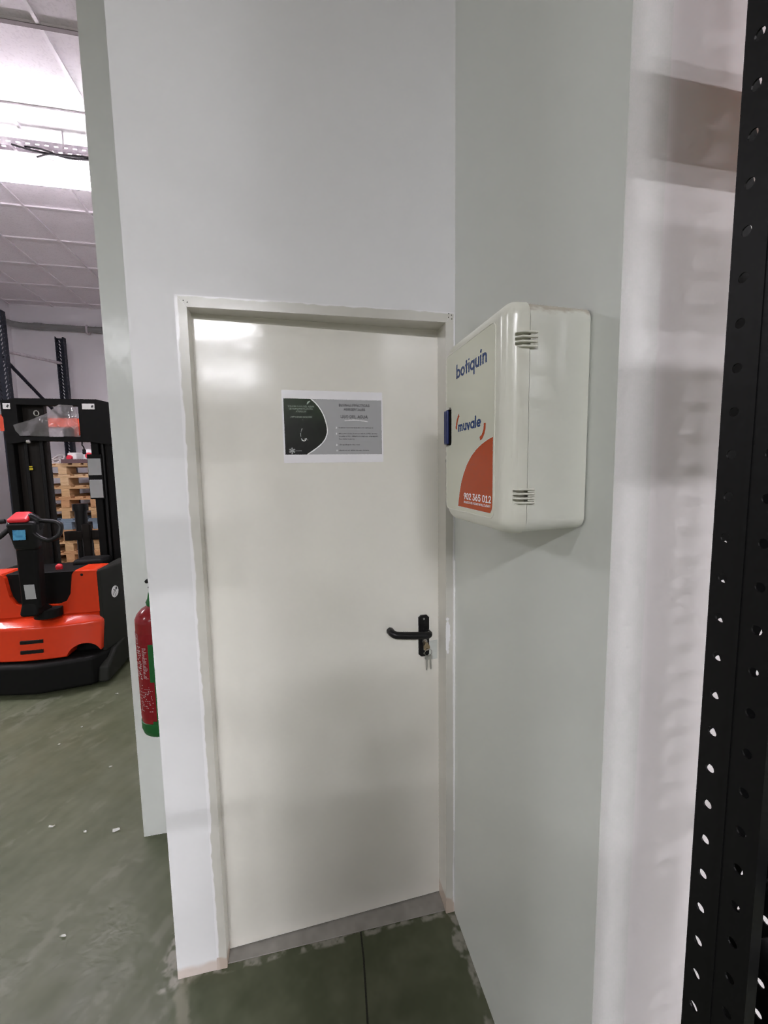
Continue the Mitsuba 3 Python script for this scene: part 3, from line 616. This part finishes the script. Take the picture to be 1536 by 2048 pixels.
add(ST + '__tiller__hub', P(hull([sph((TX + dx, -.07, z), .026, 12) for dx, z in ((.07, 1.30), (.10, 1.275), (.09, 1.22))])), 'mat_black', 40)
for s in (1, -1):
    loop = bend([(TX + s * .09, -.07, 1.275), (TX + s * .215, -.085, 1.262), (TX + s * .255, -.10, 1.235), (TX + s * .245, -.12, 1.165), (TX + s * .185, -.125, 1.135), (TX + s * .115, -.11, 1.165), (TX + s * .06, -.09, 1.225)], 6, .45)
    add(ST + '__tiller__grip', P(tube(loop, .0155, 12)), 'mat_black', 40)
lab = sbox(.008, 1.150, .082, 1.238)
q = extr(lab, .002, 'xz', -.105); q.vertices[:, 1] += (1.165 - q.vertices[:, 2]) * -.05 - .022
add(ST + '__tiller__display', P(q), 'mat_sticker_blue'); tag(ST + '__tiller__display', 'light blue label on the tiller head')
q = extr(sbox(.006, .725, .07, .83), .0012, 'xz', -.0545); q.vertices[:, 1] += (.78 - q.vertices[:, 2]) * .082 - .0095
add(ST + '__tiller__plate', P(q), 'mat_sticker'); tag(ST + '__tiller__plate', 'white rating plate on the tiller arm')
# mast: head frame, two side columns, lift cylinder
MY = .56
headp = Polygon([(-.335, 2.17), (-.27, 2.185), (.30, 2.185), (.385, 2.165), (.385, 1.84), (.37, 1.82), (.235, 1.845), (-.18, 1.855), (-.335, 1.83), (-.37, 1.865), (-.345, 2.0), (-.37, 2.05), (-.37, 2.165)])
win = Polygon([(-.265, 2.135), (.165, 2.135), (.165, 1.885), (-.265, 1.885)])
add(ST + '__mast_head', P(extr(headp.difference(win), .08, 'xz', MY - .02)), 'mat_black_matte', 30); tag(ST + '__mast_head', 'black mast head frame')
def column(xs, mat, key, y0, y1, z0=.2, z1=2.15): add(ST + key, P(cbx(xs[0], xs[1], y0, y1, z0, z1, .004)), mat, 30)
column((-.375, -.325), 'mat_black_matte', '__mast_rail', MY, MY + .12)
column((-.325, -.115), 'mat_mast', '__mast_cover', MY + .05, MY + .10, .2, 2.15)
add(ST + '__pulley', P(cyl(.045, (-.19, MY + .018, 1.99), (-.19, MY + .045, 1.99), 24)), 'mat_mast', 40)
column((-.27, -.245), 'mat_black', '__mast_chain', MY + .025, MY + .045, .8, 2.0)
column((-.16, -.135), 'mat_black', '__mast_chain', MY + .025, MY + .045, .8, 2.0)
column((.215, .27), 'mat_black_matte', '__mast_inner_rail', MY + .02, MY + .10)
column((.275, .325), 'mat_mast', '__mast_cover', MY + .04, MY + .10, .2, 1.87)
column((.335, .385), 'mat_black_matte', '__mast_rail', MY, MY + .12)
add(ST + '__hose', P(tube([(.30, MY + .025, z) for z in (.6, 1.2, 1.86)], .014, 10)), 'mat_black', 40)
for z0, z1 in ((1.573, 1.71), (1.385, 1.535)):
    add(ST + '__rating_plate', P(cbx(.192, .288, MY - .003, MY - .0005, z0, z1, .0008)), 'mat_sticker')
column((.187, .295), 'mat_black_matte', '__plate_holder', MY, MY + .018, 1.375, 1.745)
tag(ST + '__rating_plate', 'grey rating plate on the mast'); 
cx = -.075
add(ST + '__lift_cylinder', P(cat(cyl(.045, (.035, MY + .16, .25), (.035, MY + .16, 1.27), 24), cyl(.058, (.035, MY + .16, 1.27), (.035, MY + .16, 1.33), 24))), 'mat_black', 40)
add(ST + '__lift_carriage', P(cat(cbx(-.08, .20, MY + .10, MY + .14, 1.02, 1.10, .006), cbx(.06, .13, MY + .08, MY + .13, .6, 1.16, .01))), 'mat_mast', 30)
add(ST + '__base_cover', P(rbx(.10, .32, .36, .56, .80, .905, .03)), 'mat_black_matte', 40)
for x in (-.27, .27):
    add(ST + '__fork', P(cbx(x - .09, x + .09, MY + .14, MY + 1.28, .05, .10, .008)), 'mat_black_matte', 30)
bolt = lambda x, y, z, r: hull([sph((x, y, z), r, 14)])
add(ST + '__bolt', P(bolt(-.205, MY - .022, 1.845, .017)), 'mat_steel', 40)
add(ST + '__eye_bolt', P(tube([(-.128 + .017 * math.cos(a), MY - .026, 2.068 + .020 * math.sin(a)) for a in np.linspace(0, 2 * PI, 19)[:-1]], .0045, 8, True)), 'mat_steel', 40)
add(ST + '__hook', P(cat(tube(bend([(.165, MY, 1.85), (.160, MY, 1.82), (.175, MY, 1.80), (.172, MY, 1.775)], 5), .005, 8), cbx(.162, .184, MY - .01, MY + .01, 1.745, 1.785, .004))), 'mat_black', 40)
add(ST + '__warning_sticker', P(cat(extr(sbox(-.265, 1.622, -.22, 1.638), .001, 'xz', MY + .0285), extr(sbox(-.262, 1.645, -.222, 1.655), .001, 'xz', MY + .0285))), 'mat_yellow')
for x0, x1, z0, z1 in ((-.355, -.305, 2.10, 2.145), (.195, .285, 2.105, 2.150)):
    add(ST + '__arrow_sticker', P(extr(sbox(x0, z0, x1, z1), .001, 'xz', MY - .0215)), 'mat_white')
    add(ST + '__arrow_sticker__arrow', P(extr(Polygon([(x1 - .028, z0 + .018), (x1 - .016, z0 + .010), (x1 - .006, z0 + .03), (x1 - .018, z0 + .034)]), .0008, 'xz', MY - .0223)), 'mat_ink')
# clear plastic sheet stuffed into the mast window
outline = Polygon([(-.285, 1.975), (-.28, 1.93), (-.25, 1.89), (.165, 1.885), (.160, 2.09), (.13, 2.135), (.045, 2.135), (-.06, 2.06), (-.17, 2.015)])
fv, ff = trimesh.creation.triangulate_polygon(outline.buffer(.006).buffer(-.006), engine='earcut')
fv, ff = trimesh.remesh.subdivide_to_size(np.column_stack([fv, fv[:, 0] * 0]), ff, .009)
gx, gz = fv[:, 0], fv[:, 1]
fold = .010 * np.sin(38 * (gx * .75 - gz * .65)) + .020 * (meshkit.fbm(np.stack([gx * 14, gz * 14, gx * 0 + 2], -1), 3) - .5) + .012 * np.abs(np.sin(17 * (gx + .6 * gz)))
fm = trimesh.Trimesh(np.column_stack([gx, MY - .045 + fold * .7, gz]), ff, process=True)
add('plastic_sheet', P(fm), 'mat_film', True); tag('plastic_sheet', 'creased clear plastic sheet hanging in the window of the stacker mast', 'plastic sheet')
tag(ST, 'orange and black electric pallet stacker parked by the far rack', 'stacker')

# ------------------------------------------------------------------ fire extinguisher on the panel wall
FE = 'fire_extinguisher'; EX, EY, ER = -1.033, .452, .0755
at = (EX, EY, 0)
add(FE + '__cylinder', lathe([(0, .555), (.066, .555), (.074, .575), (ER - .001, .60), (ER - .001, 1.00), (.074, 1.013), (.066, 1.032), (.050, 1.050), (.028, 1.062), (.018, 1.066), (0, 1.066)], 48, at), 'mat_ext_red', 40); tag(FE + '__cylinder', 'dark red pressure cylinder')
add(FE + '__base_ring', lathe([(0, .541), (.060, .541), (.070, .550), (ER + .0015, .572), (ER + .0015, .602), (ER - .002, .604), (0, .604)], 48, at), 'mat_green', 40); tag(FE + '__base_ring', 'green plastic base')
add(FE + '__neck', lathe([(0, 1.060), (.030, 1.062), (.033, 1.075), (.026, 1.09), (.022, 1.112), (0, 1.112)], 28, at), 'mat_green', 40)
add(FE + '__valve', cat(lathe([(0, 1.108), (.014, 1.108), (.016, 1.125), (.012, 1.14), (0, 1.14)], 20, at), cbx(EX - .014, EX + .05, EY - .012, EY + .012, 1.118, 1.138, .003)), 'mat_steel', 40)
add(FE + '__lever', cat(cbx(EX - .030, EX + .10, EY - .010, EY + .010, 1.150, 1.165, .004), cbx(EX - .02, EX + .10, EY - .009, EY + .009, 1.128, 1.138, .003)), 'mat_black', 40)
add(FE + '__hose', tube(bend([(EX + .03, EY - .01, 1.125), (EX + .10, EY - .03, 1.12), (EX + .105, EY - .03, .95), (EX + .10, EY - .02, .66)], 8, .4), .011, 10), 'mat_black', 40)
add(FE + '__wall_bracket', cat(cbx(EX - .02, EX + .02, EY + ER - .003, .5385, .95, 1.05, .002), cbx(EX - .025, EX + .025, .532, .5385, .93, 1.07, .002)), 'mat_black')
def wrap(poly, r, mat, key):
    """A flat print (angle in radians, height) bent round the cylinder."""
    for g_ in getattr(poly, 'geoms', [poly]):
        pass
    a0, b0, a1, b1 = poly.bounds
    cells = [poly.intersection(sbox(a, b0 - 1, a + .12, b1 + 1)) for a in np.arange(a0, a1, .12)]
    ms = [flat(c, .0004) for c in cells if c.area > 1e-9 and c.geom_type in ('Polygon', 'MultiPolygon')]
    m = trimesh.util.concatenate(ms); v = m.vertices
    rr = r + v[:, 2]
    m.vertices = np.stack([EX + rr * np.sin(v[:, 0]), EY - rr * np.cos(v[:, 0]), v[:, 1]], 1)
    m.fix_normals()
    return add(FE + key, m, mat)
wrap(sbox(-1.55, .62, .05, .965), ER, 'mat_ext_label', '__label')
wrap(unary_union([sbox(-.18, .60, .62, .926), sbox(.30, .60, 1.9, .99)]).difference(sbox(-.2, .615, .02, .775)), ER + .0003, 'mat_green', '__green_band')
bars = []
r = random.Random(5)
def tallbox(a0, a1, z0, z1, t=.02):
    return sbox(a0, z0, a1, z1).difference(sbox(a0 + t, z0 + .002, a1 - t, z1 - .002))
bars.append(tallbox(-1.35, -.78, .925, .964))
bars += [sbox(-1.25, .942, -.86, .948), sbox(-1.05, .931, -.98, .960), sbox(-1.2, .931, -1.13, .960)]
for z in np.arange(.785, .92, .0085):
    a = -1.3 + r.random() * .1
    while a < -.62:
        l = r.uniform(.03, .16)
        if r.random() < .62: bars.append(sbox(a, z, min(a + l, -.6), z + r.choice([.0035, .005, .0065])))
        a += l + r.uniform(.02, .07)
for z in np.arange(.655, .765, .007):
    a = -.95 + r.random() * .1
    while a < -.12:
        l = r.uniform(.02, .10)
        if r.random() < .40: bars.append(sbox(a, z, min(a + l, -.1), z + r.choice([.0022, .0034])))
        a += l + r.uniform(.02, .07)
for z in np.arange(.79, .915, .005): bars.append(sbox(-.52, z, -.52 + r.uniform(.08, .28), z + .0022))
wrap(unary_union(bars), ER + .0006, 'mat_print', '__print')
tag(FE + '__print', 'pale printed lettering', kind='stuff'); tag('notice__small_print', 'rows of small grey print', kind='stuff')
tag(FE, 'red and green fire extinguisher hanging on the grey panel wall', 'fire extinguisher')

# ------------------------------------------------------------------ lamps, cable tray, pipe
for i, (x, y, z, L) in enumerate(LAMPS):
    k = num('ceiling_lamp')
    prof = [(-.065 + .13 * t, 0) for t in (0, 1)]
    ang = np.linspace(PI - .5, 2 * PI + .5, 17)
    sec = Polygon([(.060 * math.cos(a), .004 + .052 * math.sin(a)) for a in ang])
    sec = sbox(-.085, -.003, .085, .012) if i else Polygon([(-.10, -.044), (-.094, -.050), (.094, -.050), (.10, -.044), (.10, -.026), (.06, -.012), (-.06, -.012), (-.10, -.026)])          # flat panels that shine mostly downward
    dif = extr(sec, L, 'yz', x - L / 2); dif.apply_translation([0, y, z])
    add(k + '__diffuser', dif, 'mat_white', 30)
    d = scene[num(k + '__diffuser')[:-4] if num(k + '__diffuser').endswith('_001') else k + '__diffuser']
    d['emitter'] = {'type': 'area', 'radiance': {'type': 'rgb', 'value': [LAMP_L * POWER[i] * c for c in (LAMP_RGB if i else LAMP_RGB_FIRST)]}}
    add(k + '__housing', cbx(x - L / 2, x + L / 2, y - (.092 if i else .055), y + (.092 if i else .055), z + (.0125 if i else -.0115), z + (.075 if i else .05), .006), 'mat_grid', 30)
    for s in (-1, 1): add(k + '__end_cap', cbx(x + s * (L / 2 + .001), x + s * (L / 2 + .014), y - (.093 if i else .101), y + (.093 if i else .101), z - (.013 if i else .051), z + (.076 if i else .051), .004), 'mat_grid')
    if i:
        for s in (-1, 1): add(k + '__side_rail', cbx(x - L / 2, x + L / 2, y + s * .0865, y + s * .092, z - .002, z + .0125, .001), 'mat_grid')
    tag(k, ['long glowing lamp hung under the cable tray at the left', 'lamp over the aisle behind the camera, above the photographer', 'lamp left of the aisle behind the camera', 'lamp over the right hand aisle behind the camera', 'lamp at the back of the hall', 'lamp over the left side of the hall', 'added unseen lamp left of the one in view, lifting the far ceiling', 'added unseen lamp at the back right of the hall, filling the rack shadow'][i], 'lamp', 'linear ceiling lamps')
ty, tz0 = 2.40, 3.925
CT = 'cable_tray'
side = plate_holes(-4.4, -1.2, tz0, tz0 + .05, [], rnd)
hs = unary_union([rrect(x, x + .03, tz0 + .018, tz0 + .03, .005, 3) for x in np.arange(-4.38, -1.25, .06)])
add(CT + '__side_rail', extr(side.difference(hs), .002, 'xz', ty - .03), 'mat_galv'); add(CT + '__side_rail', extr(side.difference(hs), .002, 'xz', ty + .028), 'mat_galv')
for x in np.arange(-4.3, -1.25, .24): add(CT + '__rung', bx(x, x + .02, ty - .028, ty + .028, tz0, tz0 + .004), 'mat_galv')
for x in (-3.6, -2.05): add(CT + '__hanger_rod', cyl(.005, (x, ty, tz0), (x, ty, HC), 8), 'mat_galv', 40)
tag(CT, 'galvanised perforated cable tray under the ceiling above the glowing lamp', 'cable tray')
for i, (pts, rr) in enumerate((([(-2.36, 2.36, 3.923), (-2.25, 2.35, 3.895), (-2.1, 2.36, 3.885), (-1.95, 2.35, 3.893), (-1.7, 2.36, 3.89), (-1.25, 2.37, 3.91)], .010), ([(-2.20, 2.34, 3.845), (-2.13, 2.35, 3.885), (-2.0, 2.34, 3.876), (-1.9, 2.35, 3.888), (-1.6, 2.34, 3.88), (-1.25, 2.36, 3.90)], .008), ([(-2.28, 2.36, 3.92), (-2.16, 2.34, 3.905), (-2.02, 2.36, 3.87), (-1.86, 2.345, 3.875), (-1.5, 2.35, 3.87)], .009))):
    add('cable_bundle__cable', tube(bend(pts, 6, .5), rr * .62, 8), 'mat_black_matte', 40)
tag('cable_bundle', 'loose black cables sagging below the cable tray', 'cables')
add('ceiling_shade_strip', cat(cbx(-4.48, -1.18, 1.587, 1.615, HC - .0165, HC - .0133, .001)), 'mat_shade_strip'); tag('ceiling_shade_strip', 'dark flat strip added as a shade line along the ceiling, nearest the camera', 'shade strip')  # dark strip added where the ceiling bar only throws a shadow
pz, pr = 3.755, .043
pp = bend([(-4.437, 3.05, pz + .015), (-4.437, 5.955, pz + .012), (-1.2, 5.955, pz - .03)], 10, .06)
add('drain_pipe__run', tube(pp, pr, 20), 'mat_pipe', 40)
for c0, c1 in (((-4.437, 5.62, pz + .012), (-4.437, 5.72, pz + .012)), ((-4.16, 5.955, pz + .01), (-4.06, 5.955, pz + .009))): add('drain_pipe__collar', cyl(pr + .007, c0, c1, 24), 'mat_pipe', 40)
for x in (-3.46, -2.2): add('drain_pipe__clip', cat(cbx(x - .012, x + .012, 5.90, 6.008, pz - .07, pz + .05, .004)), 'mat_galv')
tag('drain_pipe', 'grey drain pipe running along the far wall below the ceiling', 'pipe')

# ------------------------------------------------------------------ scraps of plastic on the floor
spots = [(-1.598, .685, .022, 'by the grey panel wall, leftmost of the middle three'), (-1.442, .625, .016, 'by the grey panel wall, middle one of three'), (-1.305, .597, .020, 'nearest the corner of the grey panel wall'), (-1.51, 1.052, .014, 'left of the fire extinguisher'), (-1.889, 1.33, .018, 'in front of the stacker, farther left'), (-1.843, 1.489, .012, 'in front of the stacker, nearer its hood'), (-1.308, .17, .017, 'alone on the near left floor'), (-1.79, 1.877, .016, 'beside the stacker bumper')]
for i, (x, y, s, where) in enumerate(spots):
    r = random.Random(i + 3); n = 7
    a = np.linspace(0, 2 * PI, n + 1)[:-1]; rad = s * np.array([r.uniform(.25, 1) for _ in range(n)])
    ringp = np.stack([x + rad * np.cos(a), y + .55 * rad * np.sin(a), .002 + .5 * s * np.array([r.random() for _ in range(n)])], 1)
    V = np.vstack([ringp, [[x, y, .002]]])
    add('plastic_scrap', trimesh.Trimesh(V, [[j, (j + 1) % n, n] for j in range(n)], process=False), 'mat_scrap')
    tag('plastic_scrap' if i == 0 else f'plastic_scrap_{i:03d}', 'white plastic scrap ' + where, 'scrap', 'plastic scraps on the floor')

# ------------------------------------------------------------------ the photographer, behind the camera: the soft shade at the foot of the door is this person's
pl('mat_skin', (.50, .30, .22), .5, .35); pl('mat_jacket', (.035, .04, .05), .8, .15); pl('mat_trousers', (.05, .055, .07), .85, .1)
pl('mat_hair', (.03, .02, .015), .6, .3); pl('mat_shoe', (.02, .02, .02), .5, .3); pl('mat_eye', (.75, .74, .72), .2, .5)
QX, QY = -.465, -1.72
def chain(js, n=14):
    """Bones: hulls of the spheres at consecutive joints."""
    return [hull([sph(a[:3], a[3], n), sph(b[:3], b[3], n)]) for a, b in zip(js, js[1:])]
def union(ms): return m3.Manifold.batch_boolean(ms, m3.OpType.Add)
def soft(m, l=.02, it=12):
    q = tri(m.refine_to_length(l)); q = trimesh.Trimesh(q.vertices, q.faces, process=True)
    trimesh.smoothing.filter_taubin(q, lamb=.5, nu=.53, iterations=it); return q
BX = -.10                              # the body stands a little left of the phone
def Jh(x, y, z, r): return (QX + x, QY + y, z, r)
def J(x, y, z, r): return (QX + BX + x, QY + y, z, r)
torso = [hull([sph(J(s * .085, 0, .93, 0)[:3], .10, 14) for s in (-1, 1)] + [sph(J(s * .085, .0, 1.10, 0)[:3], .085, 14) for s in (-1, 1)]),
         hull([sph(J(s * .085, 0, 1.08, 0)[:3], .088, 14) for s in (-1, 1)] + [sph(J(s * .12, 0, 1.34, 0)[:3], .085, 14) for s in (-1, 1)]),
         hull([sph(J(s * .12, 0, 1.33, 0)[:3], .085, 14) for s in (-1, 1)] + [sph(J(s * .165, -.01, 1.41, 0)[:3], .052, 14) for s in (-1, 1)])]
neck = chain([J(0, -.01, 1.42, .062), J(0, .015, 1.53, .052)])
skull = [hull([sph(J(0, .0, 1.635, 0)[:3], .080, 20), sph(J(0, .045, 1.64, 0)[:3], .072, 20), sph(J(0, .055, 1.565, 0)[:3], .045, 16), sph(J(0, .02, 1.57, 0)[:3], .05, 16)]),
         hull([sph(J(0, .115, 1.618, 0)[:3], .008, 8), sph(J(0, .138, 1.592, 0)[:3], .010, 8), sph(J(0, .110, 1.586, 0)[:3], .012, 8)])] + \
        [hull([sph(J(s * .079, .02, 1.61 + dz, 0)[:3], .012, 8) for dz in (-.02, .018)]) for s in (-1, 1)]
def arm_joints(s): return [J(s * .185, -.01, 1.40, .055), J(s * .235, .10, 1.16, .043), Jh(s * .085, .345, 1.435, .028)]
def leg_joints(s): return [J(s * .088, 0, .92, .088), J(s * .10, .015, .49, .058), J(s * .10, -.02, .09, .040)]
hands = []
for s in (-1, 1):
    w = Jh(s * .085, .345, 1.435, .027)
    palm = hull([sph(w[:3], .024, 12), sph(Jh(s * .062, .385, 1.475, 0)[:3], .020, 12), sph(Jh(s * .060, .385, 1.535, 0)[:3], .018, 12)])
    hands.append(palm)
    for k, l in enumerate((.9, 1.0, .95, .8)):     # four fingers closing over the phone's edge
        z = 1.54 - .021 * k
        hands += chain([Jh(s * .060, .388, z, .0095), Jh(s * .058, .412, z + .004, .009), Jh(s * (.058 - .012 * l), .421, z + .006, .0082), Jh(s * (.058 - .030 * l), .4195, z + .006, .0072)], 10)
    hands += chain([Jh(s * .066, .372, 1.475, .012), Jh(s * .054, .372, 1.51, .0105), Jh(s * .034, .385, 1.535, .0085)], 10)
body = torso + neck + skull + hands
for s in (-1, 1): body += chain(arm_joints(s)) + chain(leg_joints(s)) + chain([J(s * .10, -.03, .065, .042), J(s * .11, .13, .042, .030)])
add('person__body', soft(union(body), .012, 6), 'mat_skin', 50)
grow = lambda js, d: [(a, b, c, r + d) for a, b, c, r in js]
jk = [t.scale([1.0, 1.0, 1.0]) for t in []]
jk = [hull([sph(J(s * .088, 0, z, 0)[:3], r, 14) for s in (-1, 1) for z, r in ((.90, .118), (1.10, .106))]), hull([sph(J(s * .088, 0, 1.08, 0)[:3], .106, 14) for s in (-1, 1)] + [sph(J(s * .122, 0, 1.34, 0)[:3], .100, 14) for s in (-1, 1)]), hull([sph(J(s * .122, 0, 1.33, 0)[:3], .100, 14) for s in (-1, 1)] + [sph(J(s * .165, -.01, 1.41, 0)[:3], .066, 14) for s in (-1, 1)])]
for s in (-1, 1):
    aj = arm_joints(s); e, w = np.array(aj[1][:3]), np.array(aj[2][:3]); c = e + (w - e) * .88
    jk += chain([(*aj[0][:3], .070), (*aj[1][:3], .057), (*c, .044)])
add('person__jacket', soft(union(jk), .022, 10), 'mat_jacket', 50)
tr = [hull([sph(J(s * .088, 0, z, 0)[:3], .108, 14) for s in (-1, 1) for z in (.86, .99)])]
for s in (-1, 1): tr += chain([J(s * .088, 0, .90, .100), J(s * .10, .015, .49, .074), J(s * .10, -.02, .10, .062)])
add('person__trousers', soft(union(tr), .022, 10), 'mat_trousers', 50)
hair = hull([sph(J(0, -.010, 1.645, 0)[:3], .083, 20), sph(J(0, .035, 1.665, 0)[:3], .071, 20), sph(J(0, -.02, 1.60, 0)[:3], .070, 20)]) - m3.Manifold.cube([.4, .4, .2]).translate([QX + BX - .2, QY + .055, 1.48])
add('person__hair', soft(hair, .012, 4), 'mat_hair', 50)
for s in (-1, 1):
    sh = hull([sph(J(s * .10, -.05, .052, 0)[:3], .050, 14), sph(J(s * .10, -.02, .085, 0)[:3], .050, 14), sph(J(s * .115, .145, .043, 0)[:3], .041, 14), sph(J(s * .10, .10, .046, 0)[:3], .044, 14)])
    add('person__shoe', sh ^ m3.Manifold.cube([3, 3, 1]).translate([-2, -3, .001]), 'mat_shoe', 50)
    add('person__eye', sph(J(s * .030, .108, 1.628, 0)[:3], .011, 12), 'mat_eye', True)
add('person__mouth', cbx(QX + BX - .022, QX + BX + .022, QY + .092, QY + .103, 1.556, 1.562, .002), 'mat_tray')
tag('person', 'person in a dark jacket holding up a phone behind the camera', 'person')
add('phone__case', rbx(QX - .037, QX + .037, QY + .404, QY + .412, 1.44, 1.597, .0039), 'mat_black', 40)
add('phone__screen', cbx(QX - .034, QX + .034, QY + .4034, QY + .4042, 1.445, 1.592, .0003), 'mat_black', 40)
tag('phone', 'black phone held upright in both hands of the person', 'phone')
